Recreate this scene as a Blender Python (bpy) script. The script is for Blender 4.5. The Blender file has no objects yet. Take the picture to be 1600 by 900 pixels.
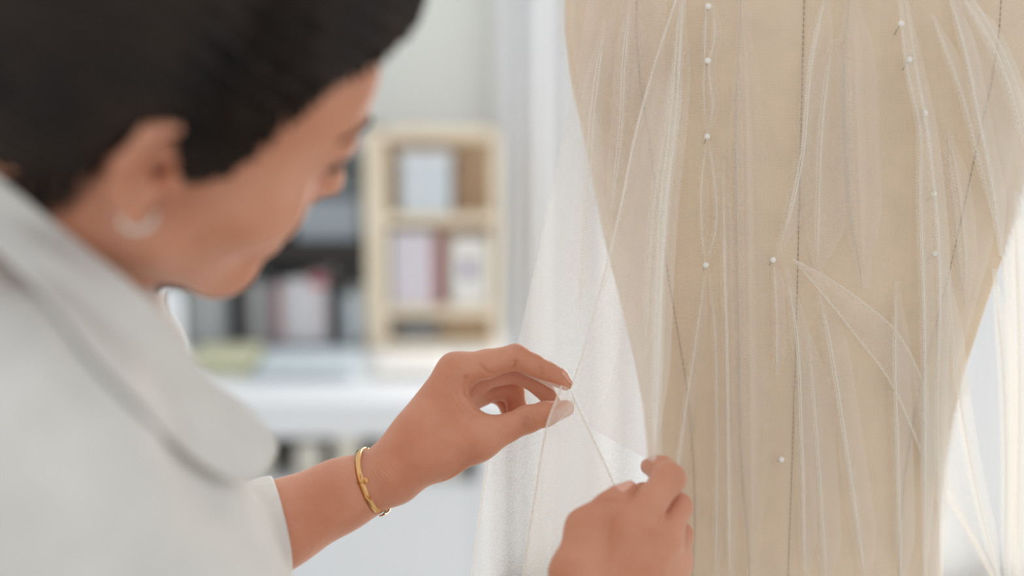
import bpy, bmesh, math, random
import numpy as np
from mathutils import Vector, Matrix
random.seed(7)
rng = np.random.default_rng(7)
S = bpy.context.scene
COL = S.collection

# ------------------------------------------------------------------ camera, world, light, exposure
FPX = 2222.0                       # focal length in pixels of the 1600x900 frame (50 mm on 36 mm)
CAM_H, PITCH = 1.45, math.radians(10)
CAM = np.array([0.0, 0.0, CAM_H])
RT = np.array([1.0, 0, 0]); FW = np.array([0, math.cos(PITCH), -math.sin(PITCH)]); UP = np.array([0, math.sin(PITCH), math.cos(PITCH)])
cam_data = bpy.data.cameras.new('camera'); cam = bpy.data.objects.new('camera', cam_data); COL.objects.link(cam)
cam_data.lens = 50; cam_data.sensor_width = 36; cam_data.clip_start = 0.05
cam.location = CAM; cam.rotation_euler = (math.pi/2 - PITCH, 0, 0)
cam_data.dof.use_dof = True; cam_data.dof.focus_distance = 1.055; cam_data.dof.aperture_fstop = 1.8
S.camera = cam
world = bpy.data.worlds.new('world'); S.world = world; world.use_nodes = True
bgn = world.node_tree.nodes['Background']; bgn.inputs[0].default_value = (0.93, 0.96, 1.0, 1); bgn.inputs[1].default_value = 0.80
def area(name, loc, target, size, size_y, power, color):
    l = bpy.data.lights.new(name, 'AREA'); l.shape = 'RECTANGLE'; l.size = size; l.size_y = size_y; l.energy = power; l.color = color
    o = bpy.data.objects.new(name, l); COL.objects.link(o); o.location = loc
    o.rotation_euler = (Vector(target) - Vector(loc)).to_track_quat('-Z', 'Y').to_euler(); return o
area('window_daylight', (1.3, 3.40, 1.5), (0.2, 0.9, 1.2), 2.0, 2.2, 60, (1.0, 0.98, 0.95))
S.view_settings.view_transform = 'Standard'; S.view_settings.look = 'None'; S.view_settings.gamma = 1
S.view_settings.use_curve_mapping = False; S.view_settings.exposure = 0.18
S.cycles.transparent_max_bounces = 32; S.cycles.use_denoising = True; S.cycles.max_bounces = 8

def P(px, py, d):                  # a point seen at (px,py) at distance d along the optical axis -> world metres
    return CAM + RT*((px-800)/FPX*d) + FW*d + UP*((450-py)/FPX*d)
def PV(px, py, d):
    px, py, d = np.broadcast_arrays(np.asarray(px, float), np.asarray(py, float), np.asarray(d, float))
    return CAM + ((px-800)/FPX*d)[..., None]*RT + d[..., None]*FW + ((450-py)/FPX*d)[..., None]*UP

# ------------------------------------------------------------------ materials
def nt(name):
    m = bpy.data.materials.new(name); m.use_nodes = True; t = m.node_tree
    return m, t, t.nodes['Principled BSDF'], t.nodes['Material Output']
def add(t, kind, **kw):
    n = t.nodes.new(kind)
    for k, v in kw.items():
        if k in n.inputs: n.inputs[k].default_value = v
        else: setattr(n, k, v)
    return n
def s2l(c): return tuple(((x/255)/12.92 if x/255 <= .04045 else ((x/255+.055)/1.055)**2.4) for x in c)
def plain(name, rgb, rough=.6, var=.06, scale=30, bump=0.0, metal=0.0, bscale=None, sheen=0):
    m, t, b, o = nt(name); c = s2l(rgb)
    tc = add(t, 'ShaderNodeTexCoord'); nz = add(t, 'ShaderNodeTexNoise', Scale=scale, Detail=4.0)
    t.links.new(tc.outputs['Object'], nz.inputs['Vector'])
    mx = add(t, 'ShaderNodeMix', data_type='RGBA')
    mx.inputs[6].default_value = tuple(x*(1-var) for x in c)+(1,); mx.inputs[7].default_value = tuple(min(1, x*(1+var)) for x in c)+(1,)
    t.links.new(nz.outputs['Fac'], mx.inputs[0]); t.links.new(mx.outputs[2], b.inputs['Base Color'])
    b.inputs['Roughness'].default_value = rough; b.inputs['Metallic'].default_value = metal
    if sheen: b.inputs['Sheen Weight'].default_value = sheen
    if bump:
        n2 = add(t, 'ShaderNodeTexNoise', Scale=bscale or scale*4, Detail=3.0); t.links.new(tc.outputs['Object'], n2.inputs['Vector'])
        bp = add(t, 'ShaderNodeBump', Strength=bump, Distance=.001); t.links.new(n2.outputs['Fac'], bp.inputs['Height']); t.links.new(bp.outputs[0], b.inputs['Normal'])
    return m
def skin_mat():
    m, t, b, o = nt('skin'); tc = add(t, 'ShaderNodeTexCoord')
    n1 = add(t, 'ShaderNodeTexNoise', Scale=28.0, Detail=5.0); n2 = add(t, 'ShaderNodeTexNoise', Scale=420.0, Detail=2.0)
    for n in (n1, n2): t.links.new(tc.outputs['Object'], n.inputs['Vector'])
    r = add(t, 'ShaderNodeValToRGB'); t.links.new(n1.outputs['Fac'], r.inputs[0])
    r.color_ramp.elements[0].position = .3; r.color_ramp.elements[0].color = (*s2l((200, 132, 100)), 1)
    r.color_ramp.elements[1].position = .72; r.color_ramp.elements[1].color = (*s2l((214, 152, 122)), 1)
    t.links.new(r.outputs[0], b.inputs['Base Color'])
    b.inputs['Roughness'].default_value = .48; b.inputs['Specular IOR Level'].default_value = .4; b.inputs['Sheen Weight'].default_value = .30; b.inputs['Sheen Roughness'].default_value = .35; b.inputs['Sheen Tint'].default_value = (1, .86, .76, 1)
    b.inputs['Subsurface Weight'].default_value = .10; b.inputs['Subsurface Radius'].default_value = (1, .35, .2); b.inputs['Subsurface Scale'].default_value = .004
    n3 = add(t, 'ShaderNodeTexNoise', Scale=150.0, Detail=4.0); n3.inputs['Roughness'].default_value = .65; n3.inputs['Distortion'].default_value = .6; t.links.new(tc.outputs['Object'], n3.inputs['Vector'])
    bp0 = add(t, 'ShaderNodeBump', Strength=.32, Distance=.0012); t.links.new(n3.outputs['Fac'], bp0.inputs['Height'])
    D_ = lambda px, py, d: P(px, py, d); last = bp0
    for c, a, b_, R, per, amp in [((824, 655, 1.031), (790, 670, 1.037), (852, 647, 1.045), .0125, .0034, .0011), ((808, 541, 1.045), (760, 569, 1.05), (856, 582, 1.05), .0085, .0030, .0008), ((806, 566, 1.042), (760, 569, 1.05), (832, 570, 1.05), .0085, .0040, .0007),
                                  ((858, 575, 1.045), (832, 570, 1.05), (876, 592, 1.05), .0075, .0032, .0007), ((728, 714, 1.02), (700, 690, 1.02), (715, 722, 1.02), .0180, .0038, .0005), ((716, 600, 1.03), (690, 660, 1.03), (735, 640, 1.03), .0160, .0046, .0007),
                                  ((952, 785, .944), (913, 824, .95), (983, 764, .957), .0110, .0032, .0004), ((1060, 745, .948), (1018, 783, .95), (1046, 730, .962), .0100, .0034, .0007), ((600, 735, 1.026), (560, 765, 1.03), (640, 700, 1.03), .0140, .0052, .0005)]:
        cw = D_(*c); dv = D_(*b_)-D_(*a); dv = dv/np.linalg.norm(dv)*(2*math.pi/per)
        sb_ = add(t, 'ShaderNodeVectorMath', operation='SUBTRACT'); t.links.new(tc.outputs['Object'], sb_.inputs[0]); sb_.inputs[1].default_value = tuple(cw)
        dt = add(t, 'ShaderNodeVectorMath', operation='DOT_PRODUCT'); t.links.new(sb_.outputs[0], dt.inputs[0]); dt.inputs[1].default_value = tuple(dv)
        ds = add(t, 'ShaderNodeMath', operation='MULTIPLY_ADD'); t.links.new(n3.outputs['Fac'], ds.inputs[0]); ds.inputs[1].default_value = 5.0; t.links.new(dt.outputs['Value'], ds.inputs[2])
        sn = add(t, 'ShaderNodeMath', operation='SINE'); t.links.new(ds.outputs[0], sn.inputs[0]); pw_ = add(t, 'ShaderNodeMath', operation='ABSOLUTE'); t.links.new(sn.outputs[0], pw_.inputs[0])
        ln = add(t, 'ShaderNodeVectorMath', operation='LENGTH'); t.links.new(sb_.outputs[0], ln.inputs[0])
        mk = add(t, 'ShaderNodeMapRange', interpolation_type='SMOOTHSTEP'); mk.inputs[1].default_value = R*.25; mk.inputs[2].default_value = R; mk.inputs[3].default_value = 1.0; mk.inputs[4].default_value = 0.0; t.links.new(ln.outputs['Value'], mk.inputs[0])
        hh = add(t, 'ShaderNodeMath', operation='MULTIPLY'); t.links.new(pw_.outputs[0], hh.inputs[0]); t.links.new(mk.outputs[0], hh.inputs[1])
        bq = add(t, 'ShaderNodeBump', Strength=.62, Distance=amp*.62); t.links.new(hh.outputs[0], bq.inputs['Height']); t.links.new(last.outputs[0], bq.inputs['Normal']); last = bq
    bp = add(t, 'ShaderNodeBump', Strength=.35, Distance=.0006); t.links.new(n2.outputs['Fac'], bp.inputs['Height']); t.links.new(last.outputs[0], bp.inputs['Normal']); t.links.new(bp.outputs[0], b.inputs['Normal'])
    return m
def hair_mat():
    m, t, b, o = nt('dark_hair'); tc = add(t, 'ShaderNodeTexCoord')
    n1 = add(t, 'ShaderNodeTexNoise', Scale=22.0, Detail=6.0); t.links.new(tc.outputs['Object'], n1.inputs['Vector'])
    r = add(t, 'ShaderNodeValToRGB'); t.links.new(n1.outputs['Fac'], r.inputs[0])
    r.color_ramp.elements[0].position = .35; r.color_ramp.elements[0].color = (*s2l((26, 20, 17)), 1)
    r.color_ramp.elements[1].position = .75; r.color_ramp.elements[1].color = (*s2l((52, 37, 28)), 1)
    t.links.new(r.outputs[0], b.inputs['Base Color']); b.inputs['Roughness'].default_value = .55; b.inputs['Specular IOR Level'].default_value = .25
    return m
def linen_mat(name, rgb, scale=900.0, strength=.25):
    m, t, b, o = nt(name); c = s2l(rgb); tc = add(t, 'ShaderNodeTexCoord')
    w1 = add(t, 'ShaderNodeTexWave', Scale=scale/6.28, Distortion=1.5, Detail=2.0, wave_type='BANDS'); w1.bands_direction = 'X'
    w2 = add(t, 'ShaderNodeTexWave', Scale=scale/6.28, Distortion=1.5, Detail=2.0, wave_type='BANDS'); w2.bands_direction = 'Z'
    nz = add(t, 'ShaderNodeTexNoise', Scale=40.0, Detail=5.0)
    for n in (w1, w2, nz): t.links.new(tc.outputs['Object'], n.inputs['Vector'])
    mu = add(t, 'ShaderNodeMath', operation='MULTIPLY'); t.links.new(w1.outputs['Fac'], mu.inputs[0]); t.links.new(w2.outputs['Fac'], mu.inputs[1])
    ad = add(t, 'ShaderNodeMath', operation='MULTIPLY_ADD'); t.links.new(mu.outputs[0], ad.inputs[0]); ad.inputs[1].default_value = .35; t.links.new(nz.outputs['Fac'], ad.inputs[2])
    mx = add(t, 'ShaderNodeMix', data_type='RGBA'); mx.inputs[6].default_value = tuple(x*.86 for x in c)+(1,); mx.inputs[7].default_value = tuple(min(1, x*1.1) for x in c)+(1,)
    t.links.new(ad.outputs[0], mx.inputs[0]); t.links.new(mx.outputs[2], b.inputs['Base Color']); b.inputs['Roughness'].default_value = .85
    bp = add(t, 'ShaderNodeBump', Strength=strength, Distance=.0005); t.links.new(mu.outputs[0], bp.inputs['Height']); t.links.new(bp.outputs[0], b.inputs['Normal'])
    return m
def tulle_mat(name, base, edge, rgb=(251, 247, 239), power=2.2):
    """sheer net: thin threads over holes; the steeper the cloth is seen, the more thread covers the holes"""
    m = bpy.data.materials.new(name); m.use_nodes = True; t = m.node_tree; t.nodes.clear(); c = (*s2l(rgb), 1)
    o = add(t, 'ShaderNodeOutputMaterial'); tr = add(t, 'ShaderNodeBsdfTransparent')
    df = add(t, 'ShaderNodeBsdfDiffuse', Color=c); tl = add(t, 'ShaderNodeBsdfTranslucent', Color=c)
    mx = add(t, 'ShaderNodeMixShader'); mx.inputs[0].default_value = .45; t.links.new(df.outputs[0], mx.inputs[1]); t.links.new(tl.outputs[0], mx.inputs[2])
    lw = add(t, 'ShaderNodeLayerWeight', Blend=.5); pw = add(t, 'ShaderNodeMath', operation='POWER'); pw.inputs[1].default_value = power
    t.links.new(lw.outputs['Facing'], pw.inputs[0])
    ml = add(t, 'ShaderNodeMath', operation='MULTIPLY_ADD'); ml.inputs[1].default_value = edge-base; ml.inputs[2].default_value = base; t.links.new(pw.outputs[0], ml.inputs[0])
    tc = add(t, 'ShaderNodeTexCoord'); sx = add(t, 'ShaderNodeSeparateXYZ'); t.links.new(tc.outputs['Object'], sx.inputs[0]); prev = None
    for op in ('ADD', 'SUBTRACT'):                                   # two crossing sets of threads
        q = add(t, 'ShaderNodeMath', operation=op); t.links.new(sx.outputs[0], q.inputs[0]); t.links.new(sx.outputs[2], q.inputs[1])
        q2 = add(t, 'ShaderNodeMath', operation='MULTIPLY'); q2.inputs[1].default_value = 2*math.pi/.0021; t.links.new(q.outputs[0], q2.inputs[0])
        q3 = add(t, 'ShaderNodeMath', operation='SINE'); t.links.new(q2.outputs[0], q3.inputs[0])
        if prev is None: prev = q3
        else: mxx = add(t, 'ShaderNodeMath', operation='MAXIMUM'); t.links.new(prev.outputs[0], mxx.inputs[0]); t.links.new(q3.outputs[0], mxx.inputs[1]); prev = mxx
    mr = add(t, 'ShaderNodeMapRange'); mr.inputs[1].default_value = -.6; mr.inputs[2].default_value = 1.0; mr.inputs[3].default_value = .78; mr.inputs[4].default_value = 1.16
    t.links.new(prev.outputs[0], mr.inputs[0])
    m2 = add(t, 'ShaderNodeMath', operation='MULTIPLY', use_clamp=True); t.links.new(ml.outputs[0], m2.inputs[0]); t.links.new(mr.outputs[0], m2.inputs[1])
    fin = add(t, 'ShaderNodeMixShader'); t.links.new(m2.outputs[0], fin.inputs[0]); t.links.new(tr.outputs[0], fin.inputs[1]); t.links.new(mx.outputs[0], fin.inputs[2])
    t.links.new(fin.outputs[0], o.inputs[0]); return m
M = dict(
    skin=skin_mat(), hair=hair_mat(), form=linen_mat('beige_linen', (226, 202, 173)), shirt=linen_mat('white_linen', (218, 214, 206), 1500.0, .12),
    tulle=tulle_mat('ivory_tulle', .22, .9), tulle_fold=tulle_mat('ivory_tulle_fold', .22, .98, power=1.2), tulle_far=tulle_mat('ivory_tulle_far', .27, .8),
    tulle_dense=tulle_mat('ivory_tulle_doubled', .32, .94),
    gold=plain('gold', (226, 178, 118), .20, .04, 60, metal=1.0), pearl=plain('pearl', (240, 236, 226), .25, .03), steel=plain('steel', (190, 190, 190), .3, .03, metal=1.0),
    silver=plain('silver', (222, 216, 204), .3, .05, 200, metal=.6), nail=plain('nail', (226, 168, 146), .28, .04), dark=plain('lash', (30, 22, 20), .6),
    brow=plain('brow', (62, 40, 32), .8), eye_white=plain('eye_white', (225, 218, 212), .15), iris=plain('iris', (60, 40, 28), .2), lip=plain('lip', (186, 104, 92), .45),
    stitch=plain('stitch', (150, 128, 104), .9), wall=plain('wall_paint', (240, 241, 234), .9, .02, 3), white=plain('white_paint', (232, 234, 236), .5, .02, 5),
    floor=plain('floor', (214, 212, 206), .6, .04, 4), ply=plain('plywood', (238, 222, 196), .7, .08, 9), ply_back=plain('plywood_back', (230, 204, 174), .8, .08, 9),
    shelf_dark=plain('dark_shelf', (44, 37, 34), .6, .1), curtain=plain('curtain', (238, 238, 238), .9, .02), cream=plain('cream_box', (222, 218, 204), .8),
    trouser=plain('trouser', (60, 62, 72), .9), shoe=plain('shoe', (60, 48, 42), .5), wood_dark=plain('dark_wood', (92, 66, 46), .5, .2), paper=plain('paper', (236, 233, 226), .9),
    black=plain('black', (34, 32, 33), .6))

# ------------------------------------------------------------------ object helpers
def link(o, parent=None):
    COL.objects.link(o)
    if parent is not None: o.parent = parent; o.matrix_parent_inverse = parent.matrix_world.inverted()
    return o
def mesh_obj(name, verts, faces, mat, parent=None, smooth=True):
    me = bpy.data.meshes.new(name); me.from_pydata([tuple(v) for v in verts], [], faces); me.update()
    if mat: me.materials.append(M[mat] if isinstance(mat, str) else mat)
    if smooth: me.shade_smooth()
    return link(bpy.data.objects.new(name, me), parent)
def mesh_np(name, V, Q, mat, parent=None):
    me = bpy.data.meshes.new(name); nv, nq, k = len(V), len(Q), Q.shape[1]
    me.vertices.add(nv); me.vertices.foreach_set('co', np.asarray(V, np.float32).ravel())
    me.loops.add(nq*k); me.loops.foreach_set('vertex_index', np.asarray(Q, np.int32).ravel())
    me.polygons.add(nq); me.polygons.foreach_set('loop_start', np.arange(0, nq*k, k, dtype=np.int32))
    me.update(calc_edges=True); me.validate(); me.materials.append(M[mat]); me.shade_smooth()
    return link(bpy.data.objects.new(name, me), parent)
def empty(name, loc=(0, 0, 0)):
    o = bpy.data.objects.new(name, None); COL.objects.link(o); o.location = loc; o.empty_display_size = .05
    bpy.context.view_layer.update(); return o
def tag(o, label, cat, group=None, kind=None):
    if label: o['label'] = label
    if cat: o['category'] = cat
    if group: o['group'] = group
    if kind: o['kind'] = kind
    return o
def struct(o): o['kind'] = 'structure'; return o
def box(name, lo, hi, mat, parent=None, bevel=.002):
    bm = bmesh.new(); bmesh.ops.create_cube(bm, size=1)
    for v in bm.verts: v.co = Vector([(lo[i]+hi[i])/2 + v.co[i]*(hi[i]-lo[i]) for i in range(3)])
    if bevel: bmesh.ops.bevel(bm, geom=bm.edges[:], offset=bevel, segments=2, affect='EDGES', profile=.5)
    me = bpy.data.meshes.new(name); bm.to_mesh(me); bm.free(); me.materials.append(M[mat]); 
    return link(bpy.data.objects.new(name, me), parent)
def grid_faces(nr, nc, closed=False):
    r = np.arange(nr-1)[:, None]; c = np.arange(nc if closed else nc-1)[None]; c2 = (c+1) % nc
    return np.stack([r*nc+c, r*nc+c2, (r+1)*nc+c2, (r+1)*nc+c], -1).reshape(-1, 4)
def tube(name, pts, rad, mat, parent=None, n=8, caps=True):
    pts = np.asarray(pts, float); m = len(pts); rad = np.broadcast_to(np.asarray(rad, float), (m,))
    T = np.gradient(pts, axis=0); T /= np.linalg.norm(T, axis=1)[:, None]+1e-12
    ref = np.array([0.13, .2, 1.0]); ref /= np.linalg.norm(ref); V = []
    for i in range(m):
        a = np.cross(T[i], ref); a /= np.linalg.norm(a)+1e-9; b = np.cross(T[i], a)
        for j in range(n):
            th = 2*math.pi*j/n; V.append(pts[i]+rad[i]*(math.cos(th)*a+math.sin(th)*b))
    F = grid_faces(m, n, True).tolist()
    if caps: F += [list(range(n))[::-1], list(range((m-1)*n, m*n))]
    return mesh_obj(name, V, F, mat, parent)
def catmull(pts, n):
    pts = np.asarray(pts, float)
    if len(pts) == 2: t = np.linspace(0, 1, n)[:, None]; return pts[0]*(1-t)+pts[1]*t
    seg = np.linalg.norm(np.diff(pts[:, :2], axis=0), axis=1)+1e-9; cum = np.r_[0, np.cumsum(seg)]; s = np.linspace(0, cum[-1], n)
    m = np.empty_like(pts); dx = np.diff(cum)
    sl = np.diff(pts, axis=0)/dx[:, None]; m[0] = sl[0]; m[-1] = sl[-1]
    m[1:-1] = (sl[:-1]*dx[1:, None]+sl[1:]*dx[:-1, None])/(dx[1:]+dx[:-1])[:, None]
    i = np.clip(np.searchsorted(cum, s, side='right')-1, 0, len(dx)-1); h = dx[i][:, None]; t = ((s-cum[i])/dx[i])[:, None]
    return (2*t**3-3*t**2+1)*pts[i]+(t**3-2*t**2+t)*h*m[i]+(-2*t**3+3*t**2)*pts[i+1]+(t**3-t**2)*h*m[i+1]

# ------------------------------------------------------------------ implicit surfaces (smooth blended flesh and cloth)
class Field:
    def __init__(s): s.base = []; s.branches = []
    def ev_list(s, L, p, cull):
        d = None
        for (fn, k, op, c, R) in L:
            if cull is not None and op > 0:
                cc, rr = cull
                if np.linalg.norm(cc-c)-R > rr+.035: continue
            v = fn(p)
            if op < 0:
                if d is None: continue
                h = np.clip(.5-.5*(d+v)/k, 0, 1); d = d*(1-h)+(-v)*h+k*h*(1-h)
            elif d is None: d = v
            else: h = np.clip(.5+.5*(v-d)/k, 0, 1); d = v*(1-h)+d*h-k*h*(1-h)
        return np.full(len(p), .25, np.float32) if d is None else d
    def __call__(s, p, cull=None):
        b = s.ev_list(s.base, p, cull); d = b
        for k, L in s.branches:
            if cull is not None and min(np.linalg.norm(cull[0]-c)-R for (_, _, _, c, R) in L) > cull[1]+.035: continue
            v = s.ev_list(L, p, cull); h = np.clip(.5+.5*(v-b)/k, 0, 1); d = np.minimum(d, v*(1-h)+b*h-k*h*(1-h))
        return d
    def project(s, p, it=6):
        p = np.array(p, float)
        for _ in range(it):
            d = s(p); g = s.grad(p); p = p-d[:, None]*g
        return p
    def grad(s, p, e=.0006):
        g = np.stack([s(p+e*np.eye(3)[i])-s(p-e*np.eye(3)[i]) for i in range(3)], -1)
        return g/(np.linalg.norm(g, axis=1)[:, None]+1e-9)
def cone(a, b, ra, rb, k=.01, op=1):
    a = np.asarray(a, float); b = np.asarray(b, float); ba = b-a; L2 = float(ba@ba)+1e-12
    def fn(p):
        q = p-a; h = np.clip(q@ba/L2, 0, 1); return np.sqrt(((q-h[:, None]*ba)**2).sum(1))-(ra+(rb-ra)*h)
    return (fn, k, op, (a+b)/2, math.sqrt(L2)/2+max(ra, rb))
def ell(c, r, Rm=None, k=.01, op=1):
    c = np.asarray(c, float); r = np.asarray(r, float)
    def fn(p):
        q = p-c
        if Rm is not None: q = q@Rm
        k0 = np.sqrt(((q/r)**2).sum(1)); k1 = np.sqrt(((q/r**2)**2).sum(1))+1e-9; return k0*(k0-1)/k1
    return (fn, k, op, c, float(max(r)))
def chain(pts, k=.004):
    return [cone(pts[i][0], pts[i+1][0], pts[i][1], pts[i+1][1], k) for i in range(len(pts)-1)]
def surface_nets(f, lo, hi, h, n=16):
    lo = np.asarray(lo, float); hi = np.asarray(hi, float); B = h*n; nb = np.ceil((hi-lo)/B).astype(int); N = (nb*n+4).astype(np.int64)
    ii = np.stack(np.meshgrid(*[np.arange(x) for x in nb], indexing='ij'), -1).reshape(-1, 3); cen = lo+(ii+.5)*B; hd = B*math.sqrt(3)/2
    val = np.concatenate([f(cen[j:j+20000]) for j in range(0, len(cen), 20000)]); act = ii[np.abs(val) < hd*1.7+.004]
    g = np.stack(np.meshgrid(*[np.arange(n+1)]*3, indexing='ij'), -1).reshape(-1, 3); VK, VP, QK = [], [], []
    corners = np.array([[a, b, c] for a in (0, 1) for b in (0, 1) for c in (0, 1)])
    edges = [(i, j) for i in range(8) for j in range(i+1, 8) if np.abs(corners[i]-corners[j]).sum() == 1]
    key = lambda c: (c[:, 0]*N[1]+c[:, 1])*N[2]+c[:, 2]
    for b in act:
        o = b*n; p = lo+(g+o)*h; v = f(p, (lo+(b+.5)*B, hd)).reshape(n+1, n+1, n+1)
        if v.min() > 0 or v.max() < 0: continue
        s = v < 0; cv = [v[c[0]:n+c[0], c[1]:n+c[1], c[2]:n+c[2]] for c in corners]
        cnt = sum((x < 0).astype(int) for x in cv); m = (cnt > 0) & (cnt < 8); idx = np.argwhere(m)
        if len(idx):
            cs = np.stack([x[m] for x in cv], 1); acc = np.zeros((len(idx), 3)); num = np.zeros(len(idx))
            for i, j in edges:
                cr = (cs[:, i] < 0) != (cs[:, j] < 0); t = cs[:, i]/(cs[:, i]-cs[:, j]+1e-20)
                acc += np.where(cr[:, None], corners[i]+t[:, None]*(corners[j]-corners[i]), 0); num += cr
            VK.append(key(idx+o)); VP.append(lo+(idx+o+acc/num[:, None])*h)
        for ax in range(3):
            sl0 = s[:n, :n, :n]; sh = [slice(0, n)]*3; sh[ax] = slice(1, n+1); s1 = s[tuple(sh)]
            e = np.argwhere(sl0 != s1)
            if not len(e): continue
            flip = sl0[tuple(e.T)]; e = e+o; u, w = (ax+1) % 3, (ax+2) % 3; eu = np.eye(3, dtype=int)[u]; ew = np.eye(3, dtype=int)[w]
            q = np.stack([key(e-eu-ew), key(e-ew), key(e), key(e-eu)], 1); q[~flip] = q[~flip][:, ::-1]; QK.append(q)
    VK = np.concatenate(VK); VP = np.concatenate(VP); QK = np.concatenate(QK)
    VK, ui = np.unique(VK, return_index=True); VP = VP[ui]; pos = np.clip(np.searchsorted(VK, QK), 0, len(VK)-1); ok = (VK[pos] == QK).all(1)
    return VP, pos[ok]

# ------------------------------------------------------------------ the room
WALL_Y = 3.72
def tabletop_z(): return .72
struct(box('floor', (-4, -3, -.05), (4, WALL_Y+.1, 0), 'floor', bevel=0))
WX0, WX1, WZ0, WZ1 = .28, 2.35, .0, 2.45       # window opening in the back wall
wall = struct(box('wall_back', (-4, WALL_Y, 0), (WX0, WALL_Y+.12, 3.0), 'wall', bevel=0))
struct(box('wall_back_side', (WX1, WALL_Y, 0), (4, WALL_Y+.12, 3.0), 'wall', bevel=0)).name = 'wall_back_far'
struct(box('wall_back_head', (WX0, WALL_Y, WZ1), (WX1, WALL_Y+.12, 3.0), 'wall', bevel=0)).name = 'wall_back_head'
win = struct(empty('window_1', (WX0, WALL_Y, 0)))
for i in range(4):
    x = WX0+.03+(WX1-WX0-.06)*i/3; box('window_frame', (x-.03, WALL_Y+.03, 0), (x+.03, WALL_Y+.09, WZ1), 'white', win)
for z in (.03, 1.2, WZ1-.03): box('window_rail', (WX0, WALL_Y+.04, z-.03), (WX1, WALL_Y+.085, z+.03), 'white', win)
gl = bpy.data.materials.new('pane_glass'); gl.use_nodes = True; _t = gl.node_tree; _t.nodes.clear(); M['glass'] = gl
_o = add(_t, 'ShaderNodeOutputMaterial'); _a = add(_t, 'ShaderNodeBsdfTransparent'); _b = add(_t, 'ShaderNodeBsdfGlossy', Roughness=.03); _f = add(_t, 'ShaderNodeFresnel', IOR=1.45); _m = add(_t, 'ShaderNodeMixShader')
_t.links.new(_f.outputs[0], _m.inputs[0]); _t.links.new(_a.outputs[0], _m.inputs[1]); _t.links.new(_b.outputs[0], _m.inputs[2]); _t.links.new(_m.outputs[0], _o.inputs[0])
for i in range(3):
    for z0, z1 in ((.06, 1.17), (1.23, WZ1-.06)):
        x0 = WX0+.06+(WX1-WX0-.06)*i/3; box('window_pane', (x0, WALL_Y+.058, z0), (x0+(WX1-WX0-.06)/3-.06, WALL_Y+.064, z1), 'glass', win, 0)
struct(box('baseboard_back', (-4, WALL_Y-.015, 0), (WX0, WALL_Y, .09), 'white'))
# white curtain drawn beside the window
def curtain(name, x0, x1, y, z0, z1, label, seed):
    r = np.random.default_rng(seed); n, m = 160, 30; u = np.linspace(0, 1, n); V = []
    ph = r.uniform(0, 6, 4)
    for j in range(m):
        v = j/(m-1); w = .020*np.sin(u*26+ph[0]+.4*v)+.014*np.sin(u*57+ph[1])+.01*np.sin(u*11+ph[2]+v*2)
        V.append(np.c_[x0+(x1-x0)*u, y+w, np.full(n, z1+(z0-z1)*v)])
    o = mesh_np(name, np.concatenate(V), grid_faces(m, n), 'curtain'); s = o.modifiers.new('thickness', 'SOLIDIFY'); s.thickness = .002
    return tag(o, label, 'curtain')
curtain('curtain', -.045, .33, WALL_Y-.09, .02, 2.6, 'long white curtain in soft folds between the wooden cubby and the form', 1)
curtain('curtain', .98, 2.3, WALL_Y-.09, .02, 2.6, 'white curtain by the window behind the right side of the form', 2)

# ------------------------------------------------------------------ workbench, shelves and what stands on them (far, out of focus)
def at(px, py, y):                  # world x,z of a pixel on the vertical plane Y=y
    r = RT*((px-800)/FPX)+FW+UP*((450-py)/FPX); t = y/r[1]; q = CAM+r*t; return q[0], q[2]
TZ = .72; TY0, TY1 = 2.80, 3.52
bench = empty('workbench', (-.5, 3.2, 0)); tag(bench, 'long white workbench with open bays under its thick top', 'workbench')
bx0, bx1 = -1.6, -.02
box('worktop', (bx0, TY0, TZ-.075), (bx1, TY1, TZ), 'white', bench, .006)
box('lower_panel', (bx0+.02, TY0+.03, 0), (bx1-.02, TY0+.05, .52), 'white', bench)
box('bay_floor', (bx0+.02, TY0+.03, .52), (bx1-.02, TY1, .54), 'white', bench)
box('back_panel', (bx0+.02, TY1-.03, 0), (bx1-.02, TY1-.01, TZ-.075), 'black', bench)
for x in (bx0+.02, -1.15, -.70, bx1-.05): box('upright', (x, TY0+.02, .0), (x+.03, TY1-.03, TZ-.075), 'white', bench)
# cream boxes in the open bays, dark gaps between them
for i, (a, b) in enumerate(((300, 418), (462, 500), (522, 562), (588, 640), (652, 720))):
    xa, _ = at(a, 680, TY0+.06); xb, _ = at(b, 680, TY0+.06)
    t = empty('storage_box', ((xa+xb)/2, TY0+.2, .54))
    tag(t, ['wide cream storage box in the bench bay beside the shirt lapel', 'narrow cream storage box in the bench bay, second from the lapel', 'cream storage box in the bench bay above the gold bangle',
            'cream storage box in the bench bay just behind the bent wrist', 'cream storage box in the bench bay farthest toward the curtain'][i], 'box', 'boxes in the bench bays')
    box('box_body', (xa, TY0+.06, .541), (xb, TY0+.36, .60 if i % 2 else .625), 'cream', t); box('box_lid', (xa-.002, TY0+.057, .60 if i % 2 else .625), (xb+.002, TY0+.363, .612 if i % 2 else .636), 'paper', t)

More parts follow.
